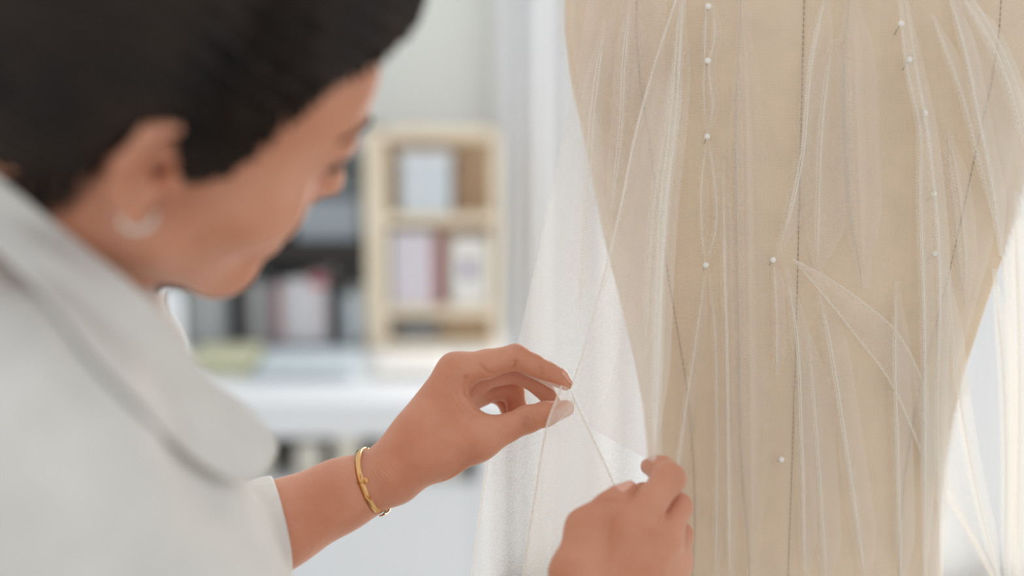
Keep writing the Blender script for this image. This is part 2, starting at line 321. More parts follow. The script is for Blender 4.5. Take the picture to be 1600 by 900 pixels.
CY = 3.30                            # front plane of the cubby and the bookshelf
cub = empty('cubby_shelf', (-.3, CY+.1, TZ)); tag(cub, 'light plywood cubby shelf with pale boxes standing on the workbench', 'shelf')
cx0, zt = at(568, 203, CY); cx1, _ = at(780, 203, CY); zm1 = at(600, 342, CY)[1]; zm2 = at(600, 487, CY)[1]
box('side_panel', (cx0, CY, TZ), (cx0+.05, CY+.105, zt), 'ply', cub); box('side_panel', (cx1-.02, CY, TZ), (cx1, CY+.105, zt), 'ply', cub)
box('top_board', (cx0, CY-.001, zt-.025), (cx1, CY+.105, zt), 'ply', cub); box('bottom_board', (cx0, CY-.001, TZ+.0), (cx1, CY+.105, TZ+.018), 'ply', cub)
box('shelf_board', (cx0+.05, CY, zm1-.012), (cx1-.02, CY+.085, zm1+.012), 'ply', cub); box('shelf_board', (cx0+.05, CY, zm2-.012), (cx1-.02, CY+.085, zm2+.012), 'ply', cub)
box('back_panel', (cx0, CY+.085, TZ), (cx1, CY+.105, zt), 'ply_back', cub)
def mini(px0, px1, py0, py1, y, depth, mat, name, label, cat, zbase, lid=None, group=None, stripe=None):
    xa, za = at(px0, py1, y); xb, zb = at(px1, py0, y); t = empty(name, ((xa+xb)/2, y+depth/2, zbase)); tag(t, label, cat, group)
    h = zb-za; box('body', (xa, y, zbase), (xb, y+depth, zbase+h), mat, t, .003)
    if lid: box('lid', (xa-.002, y-.003, zbase+h-.02), (xb+.002, y+depth+.003, zbase+h+.004), lid, t, .002)
    if stripe: box('label_patch', (xa+(xb-xa)*stripe[0], y-.0015, zbase+h*stripe[2]), (xa+(xb-xa)*stripe[1], y, zbase+h*stripe[3]), stripe[4], t, 0)
    return t
M['paleblue'] = plain('pale_blue', (216, 224, 228), .6); M['lilac'] = plain('lilac', (220, 214, 220), .7); M['rose'] = plain('rose', (186, 110, 110), .7)
M['violet'] = plain('violet_print', (150, 138, 170), .7); M['slate'] = plain('slate', (140, 142, 144), .6); M['greybox'] = plain('grey_box', (158, 166, 172), .6)
M['shadow_tan'] = plain('box_shadow_tan', (176, 142, 112), .7); M['grey2'] = plain('grey_cloth', (122, 128, 130), .8); M['olive'] = plain('pale_olive', (204, 204, 172), .9); M['bluecloth'] = plain('blue_cloth', (200, 211, 215), .9)
zc = zm1+.012
mini(627, 704, 236, 330, CY+.012, .06, 'paleblue', 'storage_box', 'pale blue lidded box on the top shelf of the wooden cubby', 'box', zc, 'white')
mini(710, 728, 250, 330, CY+.03, .05, 'shadow_tan', 'notebook', 'brown slab standing in for the shadow beside the pale blue box in the cubby', 'book', zc)  # no real notebook: a brown slab coloured as the blue box's shadow
mini(612, 676, 362, 478, CY+.012, .06, 'lilac', 'storage_box', 'lilac box on the middle shelf of the wooden cubby', 'box', zm2+.012)
mini(677, 688, 372, 478, CY+.02, .06, 'rose', 'notebook', 'thin red notebook beside the lilac box in the cubby', 'book', zm2+.012)
mini(704, 764, 372, 478, CY+.012, .06, 'paper', 'storage_box', 'ivory box with a violet print on the middle cubby shelf', 'box', zm2+.012, None, None, (.3, .65, .42, .66, 'violet'))
mini(622, 682, 497, 522, CY+.015, .06, 'slate', 'tray', 'dark grey tray on the bottom shelf of the wooden cubby', 'tray', TZ+.018)
# dark bookshelf on the left
sx0, _ = at(150, 300, CY); sx1 = cx0-.003; st = at(400, 95, CY)[1]; sm = at(500, 395, CY)[1]; st2 = at(500, 240, CY)[1]
bs = empty('bookshelf', ((sx0+sx1)/2, CY+.1, TZ)); tag(bs, 'dark wooden bookshelf with a row of books, behind the woman', 'shelf')
box('side_panel', (sx0, CY, TZ), (sx0+.02, CY+.24, st2), 'shelf_dark', bs); box('back_panel', (sx0, CY+.22, TZ), (sx1, CY+.24, st2), 'grey2', bs)
box('shelf_board', (sx0+.02, CY, sm-.026), (sx1, CY+.22, sm+.026), 'shelf_dark', bs); box('top_board', (sx0, CY, st2-.02), (sx1, CY+.24, st2), 'grey2', bs)
box('bottom_board', (sx0, CY, TZ), (sx1, CY+.24, TZ+.012), 'grey2', bs)
mini(462, 560, 312, 376, CY+.02, .16, 'greybox', 'storage_box', 'silver grey box on the upper shelf beside the chin', 'box', sm+.026)
mini(478, 556, 262, 306, CY+.04, .14, 'grey2', 'storage_box', 'darker grey box stacked on the silver grey box', 'box', sm+.026+(at(0, 312, CY+.02)[1]-at(0, 376, CY+.02)[1])+.001)
books = [(292, 318, 445, (170, 172, 170), 'grey book at the left end of the book row'), (319, 345, 452, (186, 188, 188), 'light grey book next to the left end of the row'), (346, 359, 440, (138, 140, 140), 'slim dark grey book left of the thick black book'),
         (361, 388, 432, (48, 46, 48), 'thick black book in the left half of the row'), (390, 411, 440, (176, 174, 172), 'warm grey book right of the thick black book'), (412, 424, 428, (120, 122, 126), 'slim slate book in the middle of the row'),
         (425, 440, 446, (172, 140, 142), 'dusty pink book in the middle of the row'), (441, 455, 438, (206, 196, 198), 'pale pink book right of the dusty pink one'), (456, 484, 436, (224, 224, 226), 'thick white book in the row'),
         (485, 511, 428, (220, 214, 216), 'white book with a red top band beside the black book'), (514, 534, 440, (40, 38, 40), 'black book toward the cubby end of the row'), (538, 562, 460, (200, 208, 212), 'pale blue grey book at the cubby end of the row')]
for a, b, top, rgb, lab in books:
    xa, _ = at(a, 500, CY+.02); xb, _ = at(b, 500, CY+.02); zt_ = at(a, top, CY+.02)[1]; mm = plain('book_cover', rgb, .6, .08, 30); M['bk'] = mm
    t = empty('book', ((xa+xb)/2, CY+.1, TZ+.012)); tag(t, lab, 'book', 'books in the dark bookshelf'); z0 = TZ+.0125
    box('spine', (xa, CY+.02, z0), (xb, CY+.024, zt_), 'bk', t, .001); box('cover', (xa, CY+.024, z0), (xa+.003, CY+.17, zt_), 'bk', t, 0); box('cover', (xb-.003, CY+.024, z0), (xb, CY+.17, zt_), 'bk', t, 0)
    box('pages', (xa+.003, CY+.024, z0+.003), (xb-.003, CY+.165, zt_-.004), 'paper', t, 0)
    if 'red top' in lab: M['redband'] = plain('red_band', (190, 90, 104), .6); box('top_band', (xa, CY+.0195, zt_-.03), (xb, CY+.021, zt_-.004), 'redband', t, 0)
def folded(px0, px1, y0, y1, mat, name, label, layers=3, th=.012):
    xa = at(px0, 560, (y0+y1)/2)[0]; xb = at(px1, 560, (y0+y1)/2)[0]; t = empty(name, ((xa+xb)/2, (y0+y1)/2, TZ)); tag(t, label, 'fabric')
    for i in range(layers): box('fold_layer', (xa+.003*(i % 2), y0+.003*((i+1) % 2), TZ+.0005+i*th), (xb-.004*(i % 2), y1-.002*i, TZ+(i+1)*th-.001), mat, t, .005)
folded(300, 402, 3.02, 3.22, 'olive', 'folded_fabric', 'folded pale olive fabric lying in front of the books', 3)
folded(408, 560, 2.98, 3.20, 'bluecloth', 'folded_fabric', 'folded pale blue fabric on the bench beside the olive one', 2, .014)
folded(585, 700, 3.0, 3.2, 'paper', 'paper_stack', 'stack of white paper on the bench in front of the cubby', 2, .01)
# tall white vase
vx, _ = at(269, 500, 3.1); prof = [(0, 0), (.02, 0), (.024, .01), (.0245, .10), (.0245, .15), (.021, .175), (.012, .186), (.010, .19), (0, .19)]
V = [(vx+r*math.cos(2*math.pi*j/24), 3.1+r*math.sin(2*math.pi*j/24), TZ+.0005+z) for r, z in prof for j in range(24)]
tag(mesh_obj('vase', V, grid_faces(len(prof), 24, True).tolist(), 'white'), 'slim bright white vase standing below the jaw, beside the books', 'vase')

# ------------------------------------------------------------------ dress form
FD = 1.17                            # distance of the form's axis
FC = P(1250, 450, FD); FX, FY = FC[0], FC[1]
prof_px = [(-60, 384), (0, 384), (50, 382), (130, 369), (200, 350), (300, 326), (400, 301), (500, 272), (560, 255), (640, 238), (720, 227), (800, 222), (900, 227), (1000, 243), (1150, 275), (1300, 300)]
def row_z(py):                       # height of the form axis at a pixel row
    r = FW+UP*((450-py)/FPX); t = FY/r[1]; return (CAM+r*t)[2], t
_z = []; _a = []
for py, hw in prof_px:
    z, t = row_z(py); _z.append(z); _a.append(hw/FPX*t)
_z += [1.57, 1.61, 1.64, 1.66, 1.68, 1.74]; _a += [.196, .180, .135, .09, .058, .055]
o_ = np.argsort(_z); _z = np.array(_z)[o_]; _a = np.array(_a)[o_]
def form_a(z): return np.interp(z, _z, _a)
def form_b(z):
    a = form_a(z); zz = np.asarray(z, float)
    up = np.clip((zz-1.52)/.14, 0, 1); return a*(.66-.06*np.clip((zz-1.2)/.3, 0, 1))*(1-up)+np.minimum(a*.62, .075)*up
ZB, ZTOP = float(_z[0]), 1.74
def form_pt(phi, z, off=0.0):
    a = form_a(z)+off; b = form_b(z)+off; e = .88
    s, c = np.sin(phi), np.cos(phi)
    return np.stack([FX+a*np.sign(s)*np.abs(s)**e, FY-b*np.sign(c)*np.abs(c)**e, np.broadcast_to(z, np.shape(s))], -1)
def form_depth(px, py):              # distance along the axis to the form's front under a pixel
    px = np.asarray(px, float); py = np.asarray(py, float); d = np.full(np.broadcast(px, py).shape, FD-.1)
    for _ in range(12):
        w = PV(px, py, d); a = form_a(w[..., 2]); b = form_b(w[..., 2]); s = np.clip(np.abs(w[..., 0]-FX)/a, 0, .985)
        yf = FY-b*np.power(np.clip(1-np.power(s, 2/.88), 0, 1), .88/2); d = d+(yf-w[..., 1])*.9
    return d
form = empty('dress_form', (FX, FY, 0)); tag(form, 'beige linen tailor\'s dress form draped in sheer tulle', 'dress form')
seams = [-2.3, -1.45, -.80, -.112, .60, 1.45, 2.3, 3.14]
seams = seams+[seams[0]+2*math.pi]
zs = np.linspace(ZB, ZTOP, 90)
for i in range(len(seams)-1):
    ph = np.linspace(seams[i], seams[i+1], 26); V = []
    e = np.minimum(ph-seams[i], seams[i+1]-ph); off = -.0006*np.exp(-(e/.012)**2)
    for z in zs: V.append(form_pt(ph, z, off))
    mesh_np('fabric_panel', np.concatenate(V), grid_faces(90, 26)[:, ::-1], 'form', form)
for ph in (-.112, -.80, .60):         # stitched seams
    V, F = [], []; z = ZB
    while z < 1.6:
        a = form_pt(np.array([ph-.0016, ph+.0016]), z, .0002); b = form_pt(np.array([ph-.0016, ph+.0016]), z+.0030, .0002); n = len(V)
        V += [a[0], a[1], b[1], b[0]]; F.append([n, n+1, n+2, n+3]); z += .0042
    V2 = V+[np.array(v)+np.array([0, .0012, 0]) for v in V]; m = len(V)
    F2 = list(F)
    for f in F:
        for q in range(4): F2.append([f[q], f[(q+1) % 4], f[(q+1) % 4]+m, f[q]+m])
    mesh_obj('seam_stitching', V2, F2, 'stitch', form, False)
capv = [(FX+r*math.cos(2*math.pi*j/24)*.055, FY+r*math.sin(2*math.pi*j/24)*.036, z) for r, z in ((1.03, 1.735), (1.05, 1.75), (.9, 1.765), (.3, 1.775), (.0, 1.776)) for j in range(24)]
mesh_obj('neck_cap', capv, grid_faces(5, 24, True).tolist(), 'wood_dark', form)
botv = [(FX+r*math.cos(2*math.pi*j/32)*form_a(ZB)*.99, FY+r*math.sin(2*math.pi*j/32)*form_b(ZB)*.99, ZB+.001) for r in (1, .0) for j in range(32)]
mesh_obj('base_board', botv, grid_faces(2, 32, True).tolist(), 'wood_dark', form)
tube('stand_pole', [(FX, FY, .08), (FX, FY, ZB+.05)], .016, 'steel', form, 16)
for k in range(3):
    a = k*2.094+.5; tube('stand_foot', [(FX, FY, .12), (FX+.12*math.cos(a), FY+.12*math.sin(a), .08), (FX+.26*math.cos(a), FY+.26*math.sin(a), .013)], .012, 'wood_dark', form, 10)

# ------------------------------------------------------------------ tulle
tul = empty('tulle_drape', (FX, FY-.1, ZB)); tag(tul, 'sheer ivory tulle pinned over the dress form and gathered in folds', 'fabric')
def sheet(name, rails, nu, nv, mat='tulle', wave=None, hug=None):
    R = [catmull(r, nv) for r in rails]; R = np.stack(R, 0)            # rails x nv x 3
    t = np.linspace(0, len(rails)-1, nu); G = np.empty((nu, nv, 3)); i = np.clip(t.astype(int), 0, len(rails)-2); f = (t-i)
    G = R[i]*(1-f)[:, None, None]+R[i+1]*f[:, None, None]
    if hug is not None: G[..., 2] = form_depth(G[..., 0], G[..., 1])-hug
    else: G[..., 2] = np.minimum(G[..., 2], form_depth(G[..., 0], G[..., 1])-.010)
    if wave is not None: G[..., 2] += wave(np.linspace(0, 1, nu)[:, None], np.linspace(0, 1, nv)[None], G)
    W = PV(G[..., 0], G[..., 1], G[..., 2]).reshape(-1, 3)
    return mesh_np(name, W, grid_faces(nu, nv), mat, tul)
def pleat(pts, w=4.0, h=8.0, lift=2.0, hug=True, mat='tulle_fold', n=60, fade=(.22, .22), lean=0.0, soft=(2.2, 5.0)):
    """a raised fold of the cloth: w = half width in px, h = height in mm"""
    w = .58*w; soft = (soft[0]*1.7, soft[1]*1.7)
    c = catmull([(p[0], p[1], p[2] if len(p) > 2 else 0) for p in pts], n); v = np.linspace(0, 1, n)
    tp = np.clip(np.minimum(v/max(fade[0], 1e-3), (1-v)/max(fade[1], 1e-3)), 0.02, 1); tp = tp*tp*(3-2*tp)
    prof = [(-soft[0], -.12), (-soft[0]*.45, .03), (-1.1, .09), (-.62, .36), (-.30, .8), (0, 1), (.30, .8), (.62, .36), (1.1, .09), (soft[1]*.45, .03), (soft[1], -.12)]; G = np.empty((len(prof), n, 3))
    d0 = (form_depth(c[:, 0], c[:, 1])-lift*.001) if hug else np.minimum(c[:, 2], form_depth(c[:, 0], c[:, 1])-.012)
    for i, (a, b) in enumerate(prof):
        G[i, :, 0] = c[:, 0]+a*w*(.25+.75*tp)+lean*b*tp; G[i, :, 1] = c[:, 1]; G[i, :, 2] = d0-b*h*.001*tp
    W = PV(G[..., 0], G[..., 1], G[..., 2]).reshape(-1, 3)
    return mesh_np('pleat_fold', W, grid_faces(len(prof), n), mat, tul)
# layer laid over the whole form
ys = np.linspace(-170, 960, 90); wz = np.interp(ys, [p[0] for p in prof_px], [p[1] for p in prof_px])
Lr = [(1250-w*.985, y, 0) for w, y in zip(wz, ys)]; Rr = [(1250+w*.985, y, 0) for w, y in zip(wz, ys)]; Cr = [(1250, y, 0) for y in ys]
def fwave(u, v, G): return -.0015+.0012*np.sin(G[..., 0]*.055+.6*np.sin(G[..., 1]*.006))+.0008*np.sin(G[..., 0]*.131+1.3)
sheet('bodice_layer', [Lr, Cr, Rr], 260, 90, 'tulle', fwave, hug=.005)
# side layer falling free from the form's left side behind the hands
sheet('side_layer', [[(925, -40, 1.13), (885, 190, 1.13), (850, 350, 1.12), (803, 560, 1.11), (764, 705, 1.10), (733, 940, 1.10)],
                     [(965, -40, 1.12), (930, 200, 1.12), (905, 380, 1.115), (880, 560, 1.105), (850, 720, 1.10), (835, 940, 1.10)],
                     [(1010, -40, 1.09), (985, 200, 1.10), (975, 380, 1.105), (965, 560, 1.11), (955, 720, 1.11), (950, 940, 1.11)],
                     [(1045, -40, 1.075), (1035, 200, 1.08), (1035, 380, 1.085), (1035, 560, 1.09), (1035, 720, 1.095), (1035, 940, 1.10)]], 140, 60, 'tulle_far',
      lambda u, v, G: .007*v*np.sin(u*13+v*1.5)+.0012*np.sin(u*24+1))
# front layer stretched from the form to both hands
sheet('held_layer', [[(1066, -30, 1.055), (1020, 110, 1.04), (995, 200, 1.035), (970, 320, 1.035), (948, 415, 1.037), (925, 500, 1.04), (905, 570, 1.045), (893, 604, 1.047)],
                     [(1068, -30, 1.05), (1038, 110, 1.035), (1018, 200, 1.03), (998, 320, 1.03), (985, 430, 1.03), (970, 530, 1.03), (950, 610, 1.03), (925, 670, 1.03)],
                     [(1072, -30, 1.05), (1056, 110, 1.03), (1046, 200, 1.025), (1034, 320, 1.02), (1026, 430, 1.01), (1022, 530, 1.0), (1020, 620, .985), (1019, 722, .965)],
                     [(1076, -30, 1.055), (1062, 110, 1.04), (1054, 200, 1.035), (1042, 320, 1.03), (1036, 430, 1.02), (1032, 530, 1.005), (1029, 620, .99), (1024, 722, .965)]], 110, 70, 'tulle_dense',
      lambda u, v, G: .004*np.sin(u*7+v*2)*np.sin(v*3.0)+.0005*np.sin(u*17))
sheet('hanging_layer', [[(862, 640, 1.028), (854, 668, 1.03), (838, 760, 1.035), (820, 880, 1.04), (812, 960, 1.04)],
                        [(872, 640, 1.026), (872, 680, 1.03), (868, 770, 1.032), (862, 880, 1.035), (858, 960, 1.035)],
                        [(884, 634, 1.03), (905, 700, 1.034), (925, 780, 1.04), (945, 880, 1.045), (950, 960, 1.045)],
                        [(895, 618, 1.036), (928, 688, 1.04), (962, 762, 1.045), (1000, 870, 1.05), (1025, 960, 1.05)]], 90, 50, 'tulle_dense',
      lambda u, v, G: .005*v*np.sin(u*10+1)+.0012*v*np.sin(u*19))
sheet('pinched_tip', [[(806, 581, 1.052), (835, 590, 1.047), (862, 598, 1.040), (877, 603, 1.034)],
                      [(836, 593, 1.052), (852, 602, 1.047), (866, 611, 1.036), (872, 620, 1.030)]], 10, 24, 'tulle_dense')
sheet('pinched_tip', [[(878, 602, 1.034), (868, 628, 1.028), (860, 648, 1.027), (854, 667, 1.030)],
                      [(888, 606, 1.034), (885, 628, 1.029), (878, 645, 1.028), (868, 660, 1.031)],
                      [(895, 612, 1.038), (899, 628, 1.036), (896, 642, 1.037), (884, 655, 1.038)]], 24, 24, 'tulle_dense', lambda u, v, G: .0015*np.sin(u*12+v*5))
# diagonal overlay and right-hand layers
sheet('diagonal_overlay', [[(1238, 404, 0), (1290, 432, 0), (1345, 470, 0), (1400, 518, 0), (1435, 580, 0), (1455, 650, 0), (1480, 740, 0), (1530, 850, 0), (1570, 930, 0)],
                           [(1242, 410, 0), (1280, 452, 0), (1330, 515, 0), (1392, 598, 0), (1425, 670, 0), (1448, 725, 0), (1480, 780, 0), (1530, 860, 0), (1565, 930, 0)]], 24, 70, 'tulle',
      lambda u, v, G: -.004*np.sin(u*3.14), hug=.010)
sheet('strip_layer', [[(1400, -30, 0), (1420, 120, 0), (1437, 200, 0), (1441, 330, 0), (1445, 600, 0), (1443, 960, 0)], [(1412, -30, 0), (1434, 120, 0), (1447, 200, 0), (1480, 430, 0), (1500, 640, 0), (1580, 960, 0)]], 60, 70, 'tulle',
      lambda u, v, G: .003*v*np.sin(u*9), hug=.014)
sheet('shoulder_layer', [[(1478, -40, 0), (1502, 60, 0), (1530, 190, 0), (1556, 330, 0), (1566, 420, 0), (1572, 560, 0), (1575, 760, 0), (1575, 960, 0)],
                         [(1486, -40, 0), (1520, 40, 0), (1555, 130, 0), (1585, 260, 0), (1595, 420, 0), (1600, 560, 0), (1600, 760, 0), (1600, 960, 0)],
                         [(1492, -40, 0), (1542, 32, 0), (1576, 100, 0), (1604, 180, 0), (1640, 380, 0), (1650, 560, 0), (1660, 760, 0), (1660, 960, 0)]], 90, 70, 'tulle_dense',
      lambda u, v, G: .005*np.sin(u*11+v)*v+.001*np.sin(u*19), hug=.012)
# raised folds
hp = [([(1068, -20, 1.048), (1054, 200, 1.026), (1041, 320, 1.018), (1034, 430, 1.008), (1027, 600, .985), (1022, 718, .963)], 4, 9, False),
      ([(1064, -20, 1.048), (1046, 200, 1.024), (1032, 320, 1.017), (1026, 430, 1.008), (1022, 600, .985), (1019, 718, .963)], 3, 6, False),
      ([(1060, 60, 1.04), (1040, 200, 1.026), (1022, 320, 1.02), (1014, 430, 1.012), (1008, 560, 1.0)], 4, 4, False)]
for p, w, h, hg in hp: pleat(p, w, h, 0, hg)
for p, w, h in [
    ([(1104, -10), (1101, 95), (1100, 160), (1105, 213)], 2.5, 5), ([(1113, 0), (1116, 60), (1108, 100), (1113, 170), (1106, 213)], 2.5, 6),
    ([(1105, 213), (1096, 290), (1096, 350), (1102, 414)], 2.5, 5), ([(1106, 213), (1117, 290), (1119, 350), (1104, 414)], 2.5, 6),
    ([(1102, 414), (1092, 500), (1074, 620), (1058, 740), (1045, 930)], 3, 6), ([(1106, 414), (1116, 500), (1120, 650), (1118, 930)], 2.5, 5),
    ([(1130, 250), (1132, 400), (1136, 550), (1138, 700), (1140, 930)], 3.5, 11),
    ([(1292, -20), (1268, 90), (1252, 250), (1232, 340), (1211, 404)], 6, 10), ([(1300, 60), (1284, 180), (1278, 300), (1276, 430)], 9, 5),
    ([(1209, 404), (1213, 480), (1214, 590)], 3, 7),
    ([(1228, 420), (1244, 520), (1252, 680), (1258, 930)], 4.5, 9), ([(1275, 430), (1300, 560), (1322, 700), (1355, 930)], 6, 9), ([(1262, 520), (1275, 680), (1292, 930)], 6, 5),
    ([(1400, 440), (1398, 560), (1402, 700), (1408, 930)], 5, 12), ([(1425, 560), (1438, 640), (1440, 760)], 3, 5)]: pleat(p, w, h, 6)
for p, w, h in [
    ([(1412, -20), (1434, 120), (1446, 190), (1462, 320), (1468, 420), (1464, 640), (1470, 930)], 3.5, 9), ([(1402, -20), (1420, 120), (1437, 195), (1438, 300), (1444, 500), (1444, 930)], 3.5, 10),
    ([(1478, -20), (1503, 60), (1530, 190), (1554, 320), (1562, 400)], 4, 9), ([(1455, 20), (1500, 140), (1530, 250), (1552, 340)], 3.5, 7),
    ([(1500, -10), (1545, 60), (1578, 140), (1600, 230)], 5, 7), ([(1552, 420), (1566, 560), (1572, 720), (1570, 930)], 4, 8),
    ([(1480, 420), (1497, 600), (1520, 740), (1566, 930)], 3.5, 7), ([(1585, 300), (1592, 500), (1590, 930)], 6, 8)]: pleat(p, w, h, 15)
for p, w, h in [([(945, 30, 1.075), (925, 180, 1.085), (917, 330, 1.09), (905, 520, 1.09)], 9, 8), ([(985, 0, 1.05), (975, 90, 1.06), (970, 190, 1.07), (955, 330, 1.08)], 7, 5)]: pleat(p, w, h, 0, False)

for p, w, h in [([(1160, -30), (1165, 300), (1170, 620), (1175, 930)], 22, 9), ([(1330, -30), (1340, 300), (1350, 450)], 24, 9), ([(1480, 200), (1500, 330), (1510, 480)], 14, 9)]:
    pleat(p, w, h, 6, True, 'tulle', 60, (.3, .3), 0, (1.2, 1.6))
# crisp cut edges of the layers
for p, lf in [([(1066, -30, 1.054), (1020, 110, 1.039), (995, 200, 1.034), (970, 320, 1.034), (948, 415, 1.036), (925, 500, 1.039), (905, 570, 1.044), (893, 604, 1.046)], None), ([(860, 645, 1.027), (854, 668, 1.029), (838, 760, 1.034), (820, 880, 1.039), (812, 960, 1.039)], None),
              ([(895, 618, 1.035), (928, 688, 1.039), (962, 762, 1.044), (1000, 870, 1.049)], None), ([(764, 705, 1.099), (748, 820, 1.099), (733, 940, 1.099)], None), ([(878, 602, 1.033), (868, 628, 1.027), (860, 648, 1.026), (854, 667, 1.029)], None),
              ([(1238, 404), (1290, 432), (1345, 470), (1400, 518), (1435, 580), (1455, 650)], 11), ([(1242, 410), (1280, 452), (1330, 515), (1392, 598), (1425, 670), (1448, 725), (1500, 810), (1565, 930)], 11),
              ([(1492, -40), (1542, 32), (1576, 100), (1604, 180), (1630, 300)], 13)]: pleat(p, 1.7, 2.2, lf or 0, lf is not None, 'tulle_fold', 50, (.04, .04), 0, (1.5, 1.5)).name = 'cut_edge'
# pearl-headed pins
pins = [(1107, 10, 'topmost pearl pin of the left pinned seam'), (1106, 95, 'second pearl pin down the left pinned seam'), (1105, 213, 'third pearl pin down the left pinned seam, where the folds meet'), (1103, 414, 'lowest pearl pin of the left pinned seam, above the hand'),
        (1208, 406, 'pearl pin at the point where the diagonal folds start'), (1221, 718, 'single pearl pin low on the centre seam of the form'), (1408, 37, 'topmost pearl pin of the right pinned strip'), (1421, 93, 'second pearl pin down the right pinned strip'),
        (1445, 177, 'third pearl pin down the right pinned strip'), (1459, 303, 'fourth pearl pin down the right pinned strip'), (1461, 396, 'lowest pearl pin of the right pinned strip')]
for px, py, lab in pins:
    d = float(form_depth(px, py))-(.013 if px < 1300 else .017); c = P(px, py, d); t = empty('pearl_pin', c); tag(t, lab, 'pin', 'pearl-headed pins in the tulle')
    V = []; R = 9
    for i in range(R):
        th = math.pi*i/(R-1)
        for j in range(14): V.append(c+.0022*np.array([math.sin(th)*math.cos(j*2*math.pi/14), math.sin(th)*math.sin(j*2*math.pi/14), math.cos(th)]))
    mesh_obj('pin_head', V, grid_faces(R, 14, True).tolist(), 'pearl', t)
    tube('pin_shaft', [c+FW*.002, c+FW*.022+np.array([0, 0, -.006])], .0004, 'steel', t, 6)

# ------------------------------------------------------------------ the woman
person = empty('person', (-.25, .75, 0)); tag(person, 'woman in a white linen shirt with dark pinned-up hair, bending to hold the tulle', 'person')
body = Field()
# head frame: x forward, y her left, z up; origin between the ears
HY, HP, HR = math.radians(34), math.radians(12), math.radians(38)
cy, sy, cp, sp, cr, sr = math.cos(HY), math.sin(HY), math.cos(HP), math.sin(HP), math.cos(HR), math.sin(HR)
RH = np.array([[cy, -sy, 0], [sy, cy, 0], [0, 0, 1]])@np.array([[cp, 0, sp], [0, 1, 0], [-sp, 0, cp]])@np.array([[1, 0, 0], [0, cr, -sr], [0, sr, cr]])
CLW = np.stack([RT, FW, UP], 1)                                       # camera-level axes -> world
RH = CLW@RH; HO = P(262, 274, .685)-RH@np.array([0, -.0715, 0])
def H(x, y, z):
    t = min(1, max(0, (x-.01)/.05)); x = x+.20*max(0, z+.01)*t
    return HO+RH@np.array([x, y, z])
def hell(c, r, k=.012, op=1, rot=None): return ell(H(*c), r, RH if rot is None else RH@rot, k, op)
def hcone(a, b, ra, rb, k=.01, op=1): return cone(H(*a), H(*b), ra, rb, k, op)
B = body.base
B += [hell((-.004, 0, .045), (.093, .072, .083)), hell((.046, 0, .045), (.053, .060, .056), .03), hell((.044, 0, -.018), (.050, .057, .060), .025)]
B += [hcone((.020, 0, -.060), (.064, 0, -.073), .034, .022, .02), hell((.080, 0, -.080), (.018, .020, .016), .020)]
for s in (-1, 1):
    B += [hell((.058, s*.038, -.020), (.030, .025, .027), .02), hcone((.014, s*.050, -.048), (.070, s*.014, -.082), .017, .013, .02),
          hcone((.090, s*.010, .030), (.079, s*.042, .029), .009, .009, .014)]
B += [hcone((.094, 0, .020), (.1125, 0, -.010), .007, .0085, .010), hell((.1125, 0, -.0165), (.0105, .0105, .0085), .006)]
for s in (-1, 1): B += [hell((.099, s*.012, -.020), (.010, .0065, .0075), .006), hell((.096, s*.032, .013), (.013, .017, .010), .010, -1), hell((.078, s*.031, .0125), (.0135, .0145, .0125), .003), hcone((.085, s*.020, .017), (.077, s*.044, .017), .0042, .0035, .004)]
B += [hell((.0900, 0, -.050), (.012, .026, .018), .014), hell((.0960, 0, -.0455), (.0062, .020, .0050), .005), hell((.0945, 0, -.0555), (.0062, .017, .0055), .005)]
# neck and shoulders
NB = P(50, 545, .80)
B += [cone(H(-.040, 0, -.015), NB, .050, .054, .03)]
sh_R, el_R = P(-40, 760, .64), P(500, 1330, .77); sh_L, el_L = P(105, 610, .96), P(190, 968, .945)
CH = P(60, 800, .80); PEL = np.array([CH[0]-.02, CH[1]+.02, .92])
B += [cone(NB, sh_R, .035, .04, .03), cone(NB, sh_L, .04, .04, .03), cone(NB, CH, .055, .08, .03)]
B += [cone(sh_R, el_R, .046, .036, .02), cone(sh_L, el_L, .046, .036, .02)]
# ---- left hand and forearm
D0 = 1.05
def L(px, py, mm=0): return P(px, py, D0+mm/1000)
B += chain([(el_L, .036), (P(330, 882, .985), .0365), (P(440, 819, 1.015), .0300), (P(530, 774, 1.036), .0250), (L(598, 744, -1), .0212)], .008)
B += [cone(P(470, 804, 1.027), L(606, 745, 6), .0262, .0190, .008)]
B += [cone(L(606, 740, -3), L(712, 580, 2), .0205, .0126, .006), cone(L(606, 743, 3), L(718, 589, 20), .0195, .0122, .006), cone(L(608, 745, 8), L(723, 602, 37), .0175, .0114, .006), cone(L(611, 747, 12), L(722, 612, 51), .0155, .0104, .006)]
B += [cone(L(626, 742, -8), L(690, 712, -16), .0168, .0146, .014), cone(L(690, 713, -16), L(746, 688, -17), .0150, .0128, .012)]
B += [cone(L(660, 690, -6), L(712, 648, -6), .018, .0125, .014), cone(L(700, 618, 0), L(738, 662, -12), .011, .0088, .010), cone(L(690, 640, 14), L(724, 640, 36), .014, .010, .012), cone(L(726, 600, 20), L(750, 616, 34), .0115, .0085, .008)]
BR = body.branches
def finger(fn, pts, k=.008): BR.append((k, chain([(fn(*p[:3]), p[3]/1000) for p in pts], .0035)))
